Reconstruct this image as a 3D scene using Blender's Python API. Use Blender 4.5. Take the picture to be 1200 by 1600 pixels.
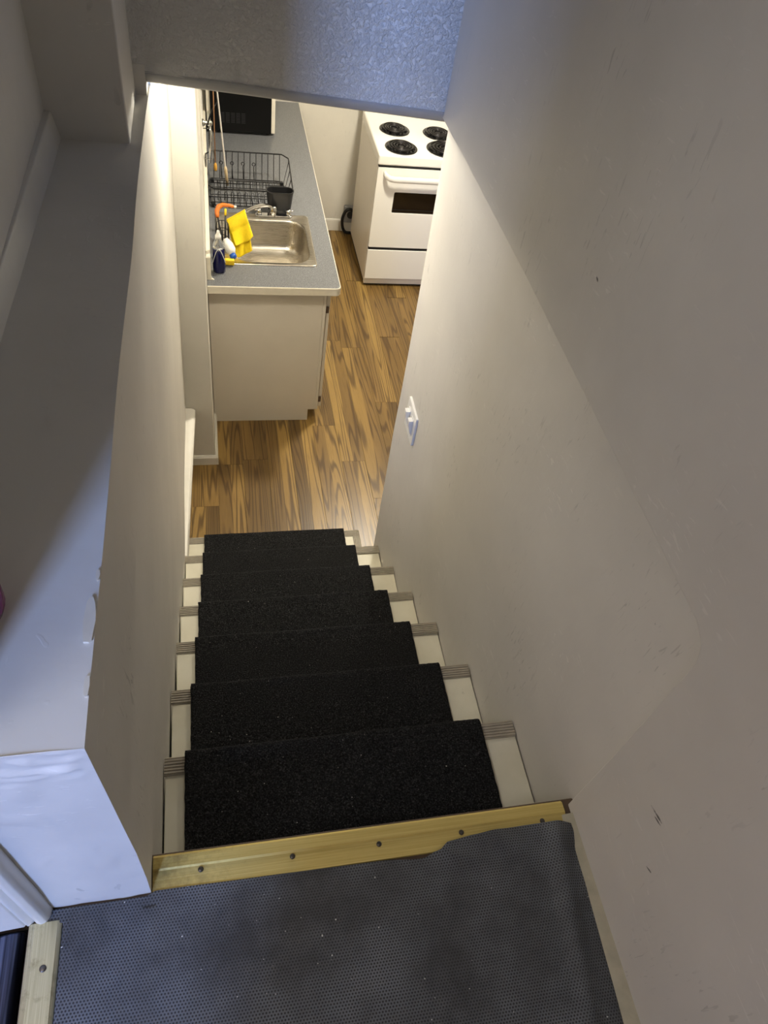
import bpy, bmesh, math, random
from mathutils import Vector, Matrix, noise as mnoise
random.seed(7)
for o in list(bpy.data.objects): bpy.data.objects.remove(o)
S = bpy.context.scene; COL = S.collection

# ------------------------------------------------------------------ camera
CAM = Vector((0.15494, -0.35641, 2.80586))
RT = Vector((0.97662019, -0.16722918, 0.13508298))
DN = Vector((-0.04218946, -0.76525426, -0.64234412))
FW = Vector((0.21079151, 0.62162716, -0.75441806))
cd = bpy.data.cameras.new('camera'); cam = bpy.data.objects.new('camera', cd); COL.objects.link(cam)
cd.sensor_fit = 'HORIZONTAL'; cd.sensor_width = 36; cd.lens = 36*1136.68/1200; cd.clip_start = .02
m = Matrix.Identity(4)
for r in range(3):
    m[r][0] = RT[r]; m[r][1] = -DN[r]; m[r][2] = -FW[r]; m[r][3] = CAM[r]
cam.matrix_world = m; S.camera = cam
# ------------------------------------------------------------------ sky, daylight, exposure
W = bpy.data.worlds.new('sky'); S.world = W; W.use_nodes = True
bg = W.node_tree.nodes['Background']; bg.inputs[0].default_value = (.33, .49, 1, 1); bg.inputs[1].default_value = 68.0
def area(name, loc, target, sx, sy, power=0, color=(1,1,1), portal=False):
    d = bpy.data.lights.new(name, 'AREA'); d.shape = 'RECTANGLE'; d.size = sx; d.size_y = sy; d.energy = power; d.color = color
    o = bpy.data.objects.new(name, d); COL.objects.link(o); o.location = loc
    o.rotation_euler = (Vector(target)-Vector(loc)).to_track_quat('-Z', 'Y').to_euler()
    if portal: d.cycles.is_portal = True
    return o
WX0, WX1, WY, WZ0, WZ1 = -2.30, -1.50, -5.0, 3.1, 6.1      # side-porch window that lets the daylight in
area('window_daylight', ((WX0+WX1)/2, WY-.03, (WZ0+WZ1)/2), ((WX0+WX1)/2, 0, (WZ0+WZ1)/2), WX1-WX0, WZ1-WZ0, portal=True)
def point(name, loc, power, color, r):
    d = bpy.data.lights.new(name, 'POINT'); d.energy = power; d.color = color; d.shadow_soft_size = r
    o = bpy.data.objects.new(name, d); COL.objects.link(o); o.location = loc; return o
WARM = (1, .925, .77)
LA = (1.25, 3.27, 2.12); LB = (.20, 1.92, 2.08); LC = (-.90, -.78, 3.1)
PA, PB, PC = 47, 23, 30
vs = S.view_settings; vs.view_transform = 'Standard'; vs.look = 'None'; vs.gamma = 1; vs.use_curve_mapping = False; vs.exposure = .12

# ------------------------------------------------------------------ materials
def lin(c): return tuple(((x/255)/12.92 if x/255 <= .04045 else ((x/255+.055)/1.055)**2.4) for x in c)+(1,)
class NT:
    def __init__(s, name):
        s.m = bpy.data.materials.new(name); s.m.use_nodes = True; s.t = s.m.node_tree
        s.b = s.t.nodes['Principled BSDF']
    def n(s, typ, **kw):
        nd = s.t.nodes.new(typ)
        for k, v in kw.items():
            if k.startswith('i_'):
                key = k[2:]; key = int(key) if key.isdigit() else key.replace('_', ' ')
                s.set(nd.inputs[key], v)
            else: setattr(nd, k, v)
        return nd
    def set(s, sock, v):
        if isinstance(v, bpy.types.NodeSocket): s.t.links.new(v, sock)
        else: sock.default_value = v
    def math(s, op, a, b=0., c=0.):
        nd = s.t.nodes.new('ShaderNodeMath'); nd.operation = op
        s.set(nd.inputs[0], a); s.set(nd.inputs[1], b); s.set(nd.inputs[2], c); return nd.outputs[0]
    def ramp(s, fac, stops):
        nd = s.t.nodes.new('ShaderNodeValToRGB'); s.set(nd.inputs[0], fac); e = nd.color_ramp.elements
        while len(e) < len(stops): e.new(.5)
        for el, (p, c) in zip(e, stops): el.position = p; el.color = c if len(c) == 4 else (*c, 1)
        return nd.outputs[0]
    def mix(s, fac, a, b, mode='MIX'):
        nd = s.t.nodes.new('ShaderNodeMix'); nd.data_type = 'RGBA'; nd.blend_type = mode
        s.set(nd.inputs[0], fac); s.set(nd.inputs[6], a); s.set(nd.inputs[7], b); return nd.outputs[2]
    def noise(s, vec, scale, detail=3, rough=.5, dist=0.):
        nd = s.n('ShaderNodeTexNoise'); s.set(nd.inputs['Vector'], vec); nd.inputs['Scale'].default_value = scale
        nd.inputs['Detail'].default_value = detail; nd.inputs['Roughness'].default_value = rough; nd.inputs['Distortion'].default_value = dist
        return nd.outputs['Fac']
    def obj(s): return s.n('ShaderNodeTexCoord').outputs['Object']
    def geo(s): return s.n('ShaderNodeNewGeometry').outputs['Position']
    def mapping(s, vec, scale=(1,1,1), rot=(0,0,0), loc=(0,0,0)):
        nd = s.n('ShaderNodeMapping'); s.set(nd.inputs[0], vec); nd.inputs[1].default_value = loc
        nd.inputs[2].default_value = rot; nd.inputs[3].default_value = scale; return nd.outputs[0]
    def bump(s, h, strength, dist=.01, normal=None):
        nd = s.n('ShaderNodeBump'); s.set(nd.inputs['Height'], h); nd.inputs['Strength'].default_value = strength; nd.inputs['Distance'].default_value = dist
        if normal: s.set(nd.inputs['Normal'], normal)
        s.set(s.b.inputs['Normal'], nd.outputs[0]); return nd.outputs[0]
    def fin(s, color=None, rough=.5, metal=0., **kw):
        if color is not None: s.set(s.b.inputs['Base Color'], color)
        s.set(s.b.inputs['Roughness'], rough); s.set(s.b.inputs['Metallic'], metal)
        for k, v in kw.items(): s.set(s.b.inputs[k.replace('_', ' ')], v)
        return s.m
MAT = {}
def plain(name, rgb, rough=.5, metal=0., var=.06, scale=30, bump=0., **kw):
    t = NT(name); o = t.obj(); f = t.noise(o, scale, 4); c = lin(rgb)
    lo = tuple(x*(1-var) for x in c[:3])+(1,); hi = tuple(min(1, x*(1+var)) for x in c[:3])+(1,)
    if bump: t.bump(t.noise(o, scale*4, 3), bump, .002)
    MAT[name] = t.fin(t.ramp(f, [(.3, lo), (.7, hi)]), rough, metal, **kw); return MAT[name]
def wall_paint(name, rgb, scratch=1., rough=.55, marks=()):
    t = NT(name); p = t.geo(); c = lin(rgb)
    big = t.noise(p, 2.2, 4, .6); fine = t.noise(p, 60, 3)
    col = t.ramp(big, [(.3, tuple(x*.92 for x in c[:3])), (.7, tuple(min(1, x*1.05) for x in c[:3]))])
    # short dark scuffs and pale scratches of the brushed plaster
    s1 = t.noise(t.mapping(p, (24, 95, 16), (.5, .2, .3)), 1.6, 1, .5, .9)
    mask = t.ramp(t.noise(p, 5, 2), [(.52, (0,0,0)), (.66, (1,1,1))])
    sc = t.math('MULTIPLY', t.ramp(s1, [(.655, (0,0,0)), (.70, (1,1,1))]), mask)
    col = t.mix(t.math('MULTIPLY', sc, .34*scratch), col, tuple(x*.35 for x in c[:3])+(1,))
    s2 = t.noise(t.mapping(p, (30, 20, 90), (-.6, .1, -.2), (3, 1, 2)), 1.5, 1, .5, .8)
    sc2 = t.math('MULTIPLY', t.ramp(s2, [(.665, (0,0,0)), (.71, (1,1,1))]), t.ramp(t.noise(p, 4.1, 2), [(.5, (0,0,0)), (.62, (1,1,1))]))
    col = t.mix(t.math('MULTIPLY', sc2, .36*scratch), col, (min(1, c[0]*1.25), min(1, c[1]*1.25), min(1, c[2]*1.25), 1))
    trowel = t.noise(t.mapping(p, (7, 7, 3)), 2, 3, .55, .25)
    h = t.math('ADD', t.math('MULTIPLY', trowel, .7), t.math('ADD', t.math('MULTIPLY', fine, .06), t.math('MULTIPLY', t.math('SUBTRACT', sc2, sc), .12)))
    t.bump(h, .3, .006)
    for (y, z, L, wd, ang) in marks:        # single dark scuff marks on the plaster
        v = t.mapping(t.n('ShaderNodeVectorMath', operation='SUBTRACT', i_0=p, i_1=(0, y, z)).outputs[0], (0, 1/wd, 1/L), (ang, 0, 0))
        ln = t.n('ShaderNodeVectorMath', operation='LENGTH', i_0=t.n('ShaderNodeVectorMath', operation='MULTIPLY', i_0=t.n('ShaderNodeVectorRotate', rotation_type='X_AXIS', i_0=t.n('ShaderNodeVectorMath', operation='SUBTRACT', i_0=p, i_1=(0, y, z)).outputs[0], i_Angle=ang).outputs[0], i_1=(0, 1/wd, 1/L)).outputs[0])
        f = t.math('ADD', ln.outputs['Value'], t.math('MULTIPLY', t.math('SUBTRACT', t.noise(p, 160, 2), .5), 1.2))
        col = t.mix(t.ramp(f, [(.6, (.85,)*3), (1., (0,)*3)]), col, lin((40, 36, 36)))
    MAT[name] = t.fin(col, rough); return MAT[name]
wall_paint('wall', (212, 208, 200))
wall_paint('wall_marked', (212, 208, 200), marks=((-.108, 1.799, .015, .0022, -1.25), (-.114, 1.7945, .011, .0018, -1.2), (.572, 2.227, .006, .0025, 1.2), (-.16, 1.72, .006, .002, -1.0)))
wall_paint('wall_smooth', (218, 214, 204), .25)
t = NT('stucco'); p = t.geo()
st = t.noise(p, 95, 5, .6, .3); st2 = t.noise(p, 30, 3)
t.bump(t.math('ADD', t.ramp(st, [(.42, (0,0,0)), (.62, (1,1,1))]), t.math('MULTIPLY', st2, .5)), .75, .006)
dirt = t.ramp(t.noise(p, 7, 4, .65), [(.62, (0,0,0)), (.8, (1,1,1))])
MAT['stucco'] = t.fin(t.mix(t.math('MULTIPLY', dirt, .35), lin((220, 218, 213)), lin((128, 122, 108))), .7)
plain('trim_white', (226, 222, 212), .38, var=.04, scale=14, bump=.15)
plain('trim_grey', (150, 150, 151), .5, var=.06, scale=14, bump=.2)
plain('ceiling_white', (228, 224, 214), .8)
plain('trim_old', (178, 172, 150), .6, var=.12, scale=40)
plain('cream', (222, 215, 198), .42, var=.04)
plain('cabinet_white', (226, 219, 206), .38, var=.025, scale=6)
plain('dark_gap', (16, 15, 14), .8)
plain('enamel', (238, 235, 226), .16, var=.012, scale=5)
plain('enamel_side', (225, 219, 208), .28, var=.02, scale=5)
plain('black_glass', (20, 15, 12), .08, var=.02)
plain('black_metal', (8, 8, 8), .35, var=.1, Specular_IOR_Level=.25)
plain('burner_black', (44, 42, 41), .32, metal=.6, var=.15, scale=60)
plain('pan_black', (10, 10, 10), .25, var=.1)
plain('wire_black', (20, 20, 22), .4)
plain('chrome', (214, 214, 214), .1, metal=1., var=.02)
plain('rubber_black', (18, 18, 19), .55)
plain('plastic_black', (34, 34, 36), .4)
plain('plastic_white', (236, 234, 228), .3, var=.015)
plain('orange', (222, 122, 48), .35)
plain('yellow_sponge', (232, 196, 40), .85, var=.12, scale=200, bump=.5)
plain('blue_plastic', (26, 84, 176), .35)
plain('magenta', (120, 22, 84), .25)
plain('beige_wood', (206, 184, 146), .5, var=.08, scale=60)
plain('cord_tan', (176, 128, 88), .6)
plain('cord_white', (214, 208, 200), .55, var=.1, scale=150)
plain('tassel', (214, 160, 66), .5)
plain('screw', (96, 92, 88), .35, metal=.9, var=.2, scale=300)
plain('hall_panel', (204, 168, 122), .6, var=.15, scale=12)
plain('wood_dark', (88, 70, 54), .6, var=.2, scale=40)
t = NT('soap_liquid'); MAT['soap_liquid'] = t.fin(lin((14, 16, 66)), .12)
t = NT('clear_plastic'); MAT['clear_plastic'] = t.fin(lin((236, 240, 246)), .08, Transmission_Weight=.85, IOR=1.3)
# steel sink
t = NT('steel'); o = t.obj(); br = t.noise(t.mapping(o, (4, 300, 300)), 2, 2)
t.bump(br, .06, .001)
MAT['steel'] = t.fin(t.ramp(t.noise(o, 12, 3), [(.3, lin((186, 180, 168))), (.7, lin((206, 200, 190)))]), t.ramp(br, [(.3, (.24,)*3), (.7, (.34,)*3)]), 1.)
# laminate worktop: blue grey with fine speckle
t = NT('laminate'); o = t.obj(); n1 = t.noise(o, 280, 2); n2 = t.noise(o, 160, 3)
c = t.ramp(n1, [(.36, lin((78, 79, 81))), (.5, lin((106, 107, 109))), (.66, lin((134, 135, 137)))])
MAT['laminate'] = t.fin(t.mix(t.math('MULTIPLY', n2, .3), c, lin((98, 100, 103))), .3)
# gold anodised strip with grime
t = NT('gold'); p = t.geo(); g = t.noise(p, 60, 5, .7); sep = t.n('ShaderNodeSeparateXYZ'); t.set(sep.inputs[0], p)
br = t.noise(t.mapping(p, (3, 260, 260)), 2, 3)
left = t.ramp(t.math('ADD', t.math('MULTIPLY', sep.outputs[0], -2.5), t.math('MULTIPLY', g, .9)), [(.1, (0,0,0)), (.55, (1,1,1))])
base = t.ramp(br, [(.3, lin((202, 178, 98))), (.7, lin((220, 200, 126)))])
MAT['gold'] = t.fin(t.mix(t.math('MULTIPLY', left, .6), base, lin((108, 82, 40))), t.ramp(g, [(.3, (.5,)*3), (.7, (.66,)*3)]), .3)
t = NT('brass_worn'); p = t.geo(); g = t.noise(p, 45, 5, .7); br = t.noise(t.mapping(p, (260, 5, 260)), 2, 3)
base = t.ramp(br, [(.3, lin((176, 168, 132))), (.7, lin((204, 198, 162)))])
MAT['brass_worn'] = t.fin(t.mix(t.ramp(g, [(.55, (0,0,0)), (.75, (.6,)*3)]), base, lin((128, 116, 84))), .42, .6)
# painted treads
t = NT('tread_paint'); p = t.geo(); g = t.noise(p, 70, 5, .7); g2 = t.noise(p, 9, 3)
MAT['tread_paint'] = t.fin(t.mix(t.ramp(g, [(.66, (0,0,0)), (.78, (.55,)*3)]), t.ramp(g2, [(.3, lin((214, 208, 186))), (.7, lin((230, 225, 206)))]), lin((120, 105, 78))), .45)
plain('nosing_grey', (168, 160, 145), .6, var=.1, scale=50)
# carpet
t = NT('carpet'); p = t.geo(); n1 = t.noise(p, 330, 2, .6); n2 = t.noise(p, 900, 2); n3 = t.noise(p, 14, 3)
c = t.ramp(n1, [(.35, lin((14, 14, 15))), (.58, lin((46, 46, 47))), (.75, lin((88, 88, 88)))])
lint = t.ramp(t.noise(p, 230, 0, 0), [(.875, (0,0,0)), (.89, (1,1,1))])
c = t.mix(t.math('MULTIPLY', n3, .35), c, lin((18, 18, 20)))
c = t.mix(lint, c, lin((190, 185, 175)))
t.bump(t.math('ADD', n1, t.math('MULTIPLY', n2, .5)), .9, .004)
MAT['carpet'] = t.fin(c, 1., Specular_IOR_Level=.1)
# dimpled rubber mat: hexagonal holes
t = NT('rubber_mat'); p = t.geo(); a = .0048
def dots(off):
    v = t.mapping(p, (1/a, 1/(a*1.732), 0), loc=(off, off, 0))
    f = t.n('ShaderNodeVectorMath', operation='FRACTION'); t.set(f.inputs[0], v)
    q = t.n('ShaderNodeVectorMath', operation='SUBTRACT'); t.set(q.inputs[0], f.outputs[0]); q.inputs[1].default_value = (.5, .5, 0)
    w = t.n('ShaderNodeVectorMath', operation='MULTIPLY'); t.set(w.inputs[0], q.outputs[0]); w.inputs[1].default_value = (1, 1.732, 0)
    l = t.n('ShaderNodeVectorMath', operation='LENGTH'); t.set(l.inputs[0], w.outputs[0]); return l.outputs['Value']
d = t.math('MINIMUM', dots(0.), dots(.5))
hole = t.ramp(d, [(.2, (0,0,0)), (.36, (1,1,1))])
dust = t.noise(p, 6, 4, .6); dust2 = t.noise(p, 40, 3)
net = t.mix(t.ramp(dust, [(.36, (0,0,0)), (.7, (1,1,1))]), lin((66, 68, 71)), lin((112, 116, 122)))
c = t.mix(hole, lin((38, 39, 41)), net)
spk = t.ramp(t.noise(p, 190, 0, 0), [(.87, (0,0,0)), (.885, (1,1,1))])
c = t.mix(spk, c, lin((200, 200, 196)))
t.bump(hole, .5, .0012)
MAT['rubber_mat'] = t.fin(c, t.ramp(dust2, [(.3, (.5,)*3), (.7, (.72,)*3)]))
# yellow cloth
plain('yellow_cloth', (236, 204, 12), .8, var=.06, scale=120, bump=.3)
# laminate floor boards: contour lines of a stretched noise make the cathedral grain
t = NT('oak_board'); o = t.obj(); rnd = t.n('ShaderNodeObjectInfo').outputs['Random']
comb = t.n('ShaderNodeCombineXYZ'); t.set(comb.inputs[0], t.math('MULTIPLY', rnd, 37.)); t.set(comb.inputs[1], t.math('MULTIPLY', rnd, 91.)); t.set(comb.inputs[2], t.math('MULTIPLY', rnd, 17.))
add = t.n('ShaderNodeVectorMath', operation='ADD'); t.set(add.inputs[0], o); t.set(add.inputs[1], comb.outputs[0]); v = add.outputs[0]
sp = t.n('ShaderNodeSeparateXYZ'); t.set(sp.inputs[0], o)
half = t.math('GREATER_THAN', sp.outputs[0], 0.)                 # each board is printed as two strips
comb2 = t.n('ShaderNodeCombineXYZ'); t.set(comb2.inputs[2], t.math('MULTIPLY', half, 5.3))
add2 = t.n('ShaderNodeVectorMath', operation='ADD'); t.set(add2.inputs[0], v); t.set(add2.inputs[1], comb2.outputs[0]); v2 = add2.outputs[0]
field = t.noise(t.mapping(v2, (12, .62, 1)), 1., 1, .35)
rings = t.math('SINE', t.math('ADD', t.math('MULTIPLY', field, 95.), t.math('MULTIPLY', t.noise(t.mapping(v2, (60, 5, 1)), 1., 2), 2.2)))
lines = t.ramp(rings, [(.2, (0,0,0)), (.98, (1,1,1))])
fib = t.noise(t.mapping(v2, (420, 9, 1)), 1., 3)
tone = t.noise(t.mapping(v2, (9, .9, 1)), 1., 2)
stripr = t.n('ShaderNodeTexWhiteNoise', noise_dimensions='2D')
cmb = t.n('ShaderNodeCombineXYZ'); t.set(cmb.inputs[0], rnd); t.set(cmb.inputs[1], half); t.set(stripr.inputs['Vector'], cmb.outputs[0])
base = t.ramp(t.math('ADD', t.math('MULTIPLY', tone, .55), t.math('MULTIPLY', stripr.outputs['Value'], .5)), [(.22, lin((94, 73, 40))), (.5, lin((130, 102, 56))), (.82, lin((162, 131, 73)))])
c = t.mix(t.math('MULTIPLY', lines, .72), base, lin((66, 45, 23)))
c = t.mix(t.ramp(fib, [(.52, (0,0,0)), (.75, (.5,)*3)]), c, lin((78, 54, 30)))
t.bump(t.math('MULTIPLY', lines, -1.), .08, .001)
MAT['oak_board'] = t.fin(c, .32)
t = NT('black_sheen_streaks'); p = t.geo(); s_ = t.noise(t.mapping(p, (90, 2, 2)), 1, 3)
t.bump(s_, .3, .003); MAT['black_sheen_streaks'] = t.fin(t.ramp(s_, [(.4, lin((22, 24, 34))), (.7, lin((110, 120, 150)))]), .3, .85)  # blue streaks in the colour stand in for reflected daylight sheen
t = NT('bulb_glow'); MAT['bulb_glow'] = t.fin((1, .9, .75, 1), .5, Emission_Color=(1, .85, .62, 1), Emission_Strength=4.)
plain('window_glass', (200, 210, 220), .05)

# ------------------------------------------------------------------ mesh helpers
def smooth_path(P, n=6):
    P = [Vector(p) for p in P]; out = []
    for i in range(len(P)-1):
        a, b, c, d = P[max(0, i-1)], P[i], P[i+1], P[min(len(P)-1, i+2)]
        for k in range(n):
            t_ = k/n; out.append(.5*((2*b)+(c-a)*t_+(2*a-5*b+4*c-d)*t_*t_+(3*b-a-3*c+d)*t_**3))
    return out+[P[-1]]
class MB:
    def __init__(s): s.v = []; s.f = []
    def box(s, x0, x1, y0, y1, z0, z1):
        b = len(s.v); s.v += [(x, y, z) for z in (z0, z1) for y in (y0, y1) for x in (x0, x1)]
        s.f += [tuple(b+i for i in q) for q in ((0,2,3,1),(4,5,7,6),(0,1,5,4),(2,6,7,3),(0,4,6,2),(1,3,7,5))]; return s
    def prism(s, pts, fn0, fn1):      # polygon -> two 3D rings
        b = len(s.v); n = len(pts); s.v += [fn0(p) for p in pts]+[fn1(p) for p in pts]
        s.f.append(tuple(b+i for i in range(n))); s.f.append(tuple(b+n+i for i in reversed(range(n))))
        for i in range(n): j = (i+1) % n; s.f.append((b+i, b+n+i, b+n+j, b+j))
        return s
    def tube(s, pts, r, n=8, closed=False, radii=None, cap=True):
        P = [Vector(p) for p in pts]; b = len(s.v); N = len(P); up = None
        for i, p in enumerate(P):
            a = P[i-1] if (i > 0 or closed) else P[i]; c = P[(i+1) % N] if (i < N-1 or closed) else P[i]
            d = (c-a).normalized()
            if up is None: up = d.orthogonal().normalized()
            up = (up-d*up.dot(d)); up = up.normalized() if up.length > 1e-6 else d.orthogonal().normalized()
            w = d.cross(up); rr = radii[i] if radii else r
            for k in range(n):
                t_ = 2*math.pi*k/n; s.v.append(tuple(p+up*(rr*math.cos(t_))+w*(rr*math.sin(t_))))
        for i in range(N if closed else N-1):
            j = (i+1) % N
            for k in range(n): l = (k+1) % n; s.f.append((b+i*n+k, b+i*n+l, b+j*n+l, b+j*n+k))
        if cap and not closed:
            s.f.append(tuple(b+k for k in reversed(range(n)))); s.f.append(tuple(b+(N-1)*n+k for k in range(n)))
        return s
    def lathe(s, prof, c=(0,0,0), n=24, sx=1., sy=1.):      # prof: (r, z)
        b = len(s.v)
        for r, z in prof:
            for k in range(n): t_ = 2*math.pi*k/n; s.v.append((c[0]+sx*r*math.cos(t_), c[1]+sy*r*math.sin(t_), c[2]+z))
        for i in range(len(prof)-1):
            for k in range(n): l = (k+1) % n; s.f.append((b+i*n+k, b+i*n+l, b+(i+1)*n+l, b+(i+1)*n+k))
        s.f.append(tuple(b+k for k in reversed(range(n)))); s.f.append(tuple(b+(len(prof)-1)*n+k for k in range(n)))
        return s
    def grid(s, fn, nu, nv):
        b = len(s.v)
        for i in range(nu+1):
            for j in range(nv+1): s.v.append(tuple(fn(i/nu, j/nv)))
        for i in range(nu):
            for j in range(nv): q = b+i*(nv+1)+j; s.f.append((q, q+nv+1, q+nv+2, q+1))
        return s
    def build(s, name, mat, parent=None, bevel=0., seg=2, smooth=False, solid=0., loc=None, recalc=True):
        me = bpy.data.meshes.new(name); v = s.v
        if loc: v = [(a-loc[0], b-loc[1], c-loc[2]) for a, b, c in v]
        me.from_pydata(v, [], s.f); 
        if recalc:
            bm = bmesh.new(); bm.from_mesh(me); bmesh.ops.recalc_face_normals(bm, faces=bm.faces); bm.to_mesh(me); bm.free()
        me.materials.append(MAT[mat]); o = bpy.data.objects.new(name, me); COL.objects.link(o)
        if loc: o.location = loc
        if parent: o.parent = parent; o.matrix_parent_inverse = Matrix.Translation(-parent.location)
        if solid: md = o.modifiers.new('solid', 'SOLIDIFY'); md.thickness = solid; md.offset = -1
        if bevel:
            md = o.modifiers.new('bevel', 'BEVEL'); md.width = bevel; md.segments = seg; md.limit_method = 'ANGLE'; md.angle_limit = .6
        if smooth or bevel:
            me.polygons.foreach_set('use_smooth', [True]*len(me.polygons))
            md = o.modifiers.new('wn', 'WEIGHTED_NORMAL') if bevel else None
        return o
def thing(name, loc, label, cat, group=None):
    o = bpy.data.objects.new(name, None); COL.objects.link(o); o.location = loc; o.empty_display_size = .05
    return tag(o, label, cat, group)
def tag(o, label, cat, group=None):
    o['label'] = label; o['category'] = cat
    if group: o['group'] = group
    return o
def struct(o, label=None, cat=None):
    o['kind'] = 'structure'
    if label: o['label'] = label
    if cat: o['category'] = cat
    return o
def rbox(x0, x1, y0, y1, r, n=5, corners=(1,1,1,1)):    # rounded rectangle outline, ccw from lower left
    pts = []
    for (cx, cy, a0, k) in ((x0+r, y0+r, math.pi, 0), (x1-r, y0+r, 1.5*math.pi, 1), (x1-r, y1-r, 0, 2), (x0+r, y1-r, .5*math.pi, 3)):
        if corners[k]:
            for i in range(n+1): a = a0+.5*math.pi*i/n; pts.append((cx+r*math.cos(a), cy+r*math.sin(a)))
        else: pts.append(((x0, x1, x1, x0)[k], (y0, y0, y1, y1)[k]))
    return pts
def wob(y, z, s=1., a=.003): return a*mnoise.noise(Vector((y*3*s, z*3*s, 1.7)))

RISE, RUN, NS = .19, .2422, 7
ZL = 1.52                                     # landing level
def sst(t): t = max(0, min(1, t)); return t*t*(3-2*t)
def xl(y, z): return min(-.030+.030*z, .022)-.012*max(0, min(1, (z-1.6)/.5))*(1-sst((y-1.2)/.6))     # the left wall leans
def xr(y, z): return .752+.045*sst((z-1.55)/.55)*(1-sst((y-.6)/.8))+.026*max(0, min(1, y/1.5))*(1-max(0, min(1, (z-.3)/1.75)))
def nose(i): return i*RUN

# ------------------------------------------------------------------ setting: stair walls
# left stair wall: flat leaning face from landing to the kitchen stub, ledge on top
def zled(y): return 2.088-.014*max(0, min(1, y/1.28))
mb = MB()
def wl(u, v):
    y = -.045+u*(2.34+.045); top = zled(y); z = v*top
    return (xl(y, z)+wob(y, z), y, z)
mb.grid(wl, 96, 60)
mb.grid(lambda u, v: (xl(1.6+u*.74, 2.07)+.0005, 1.6+u*.74, 2.06+v*.34), 8, 4)
struct(mb.build('wall_left', 'wall', smooth=True), 'grey plaster lower wall left of the stairs', 'wall')
struct(MB().box(-.60, -.045, .0, 2.33, -.02, 2.045).build('wall_left_core', 'wall'))
mb = MB()       # ledge top and the end face of the knee wall that looks at the camera
def ledge(u, v): y = -.045+v*1.76; x0 = -.24; x1 = xl(y, zled(y))+wob(y, zled(y)); x = x0+(x1-x0)*u; return (x, y, zled(y)+.0025*mnoise.noise(Vector((x*9, y*5, 0))))
mb.grid(ledge, 14, 60)
struct(mb.build('trim_ledge', 'wall_smooth', smooth=True), 'white painted ledge on top of the half wall', 'ledge')
ledge_o = bpy.data.objects['trim_ledge']
for (cy, hw, hl) in ((.098, .0065, .030), (.020, .003, .012), (.16, .0025, .007)):     # flaked paint along the ledge edge
    pts = []
    for k in range(14):
        a = 2*math.pi*k/14; q = 1+.35*mnoise.noise(Vector((math.cos(a)*2, math.sin(a)*2, cy*50)))
        y = cy+hl*q*math.sin(a); pts.append((min(xl(y, 2.08)-hw+hw*q*math.cos(a), xl(y, 2.08)+.001), y))
    MB().prism(pts, lambda p: (p[0], p[1], zled(p[1])+.0034), lambda p: (p[0], p[1], zled(p[1])-.002)).build('paint_chip', 'cream', ledge_o)
mb = MB()
def kface(u, v):
    z = ZL-.02+v*(zled(-.045)-ZL+.02); x1 = xl(-.045, z)+wob(-.045, z); x = -.155+(x1+.155)*u
    lump = (.013*max(0, mnoise.noise(Vector((x*24, z*70, 3)))+.1)*sst((z-2.0)/.05)+.004*max(0, mnoise.noise(Vector((x*22, z*18, 8)))-.15))*(1-sst((u-.86)/.14))*(1-sst((v-.97)/.03))
    return (x, -.045-lump-.004*mnoise.noise(Vector((x*11, z*8, 5)))*math.sin(math.pi*u), z)
mb.grid(kface, 50, 150)
struct(mb.build('wall_knee_end', 'wall', smooth=True), 'white end face of the half wall beside the landing', 'wall')
mb = MB().box(-.60, -.155, -.045, .0, ZL-.02, 2.086)
struct(mb.build('wall_knee_side', 'wall'))
# upper left: niche behind the ledge
mb = MB().box(-.40, -.012, 1.285, 1.61, 2.05, 4.3)
struct(mb.build('wall_niche_end', 'wall', bevel=.004), 'shaded wall closing the far end of the ledge', 'wall')
mb = MB().prism([(-.170, 2.0), (-.186, 4.3), (-.30, 4.3), (-.30, 2.0)], lambda p: (p[0], -.045, p[1]), lambda p: (p[0], 1.30, p[1]))
struct(mb.build('wall_upper_left', 'wall'), 'shaded upper wall behind the ledge', 'wall')
mb = MB().prism([(-.145, 2.06), (-.158, 2.128), (-.185, 2.132), (-.185, 2.06)], lambda p: (p[0]-.02, -.045, p[1]), lambda p: (p[0], 1.288, p[1]))
struct(mb.build('baseboard_ledge', 'wall_smooth', bevel=.003), 'narrow board along the back of the ledge', 'baseboard')
struct(MB().box(-.3, .014, 1.536, 1.612, 2.06, 2.14).build('wall_left_top', 'wall'))
# right: recessed lower wall with a rounded end, proud upper wall
mb = MB()
YE = 1.545
def wr(u, v):
    z = v*2.09; L = YE-.02+.02; R = .018
    s = u*1.0
    if s < .9: y = (YE-R)*(s/.9)-.02*(1-s/.9); x = xr(y, z)
    else:
        a = (s-.9)/.1*math.pi/2; y = YE-R+R*math.sin(a); x = xr(YE, z)+R*(1-math.cos(a))
    return (x+wob(y, z, 1, .0025), y, z)
mb.grid(wr, 110, 56)
mb.grid(lambda u, v: (xr(YE, v*2.09)+.018+u*.12, YE, v*2.09), 1, 12)
mb.grid(lambda u, v: (.93, YE-u*1.6, v*2.4), 1, 1)
struct(mb.build('wall_right', 'wall', smooth=True, recalc=False), 'grey plaster lower wall right of the stairs', 'wall')
XP = .735
pts = [(-2.0, ZL-.03), (.002, ZL-.03), (.004, 1.75), (.010, 2.030), (.022, 2.056), (.050, 2.068), (.3, 2.072), (.8, 2.078), (1.3, 2.074), (1.61, 2.068), (1.61, 4.3), (-2.0, 4.3)]
mb = MB().prism(pts, lambda p: (XP, p[0], p[1]), lambda p: (.93, p[0], p[1]))
struct(mb.build('wall_upper_right', 'wall_marked', bevel=.003, seg=3), 'grey plaster upper wall standing proud on the right', 'wall')
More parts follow.
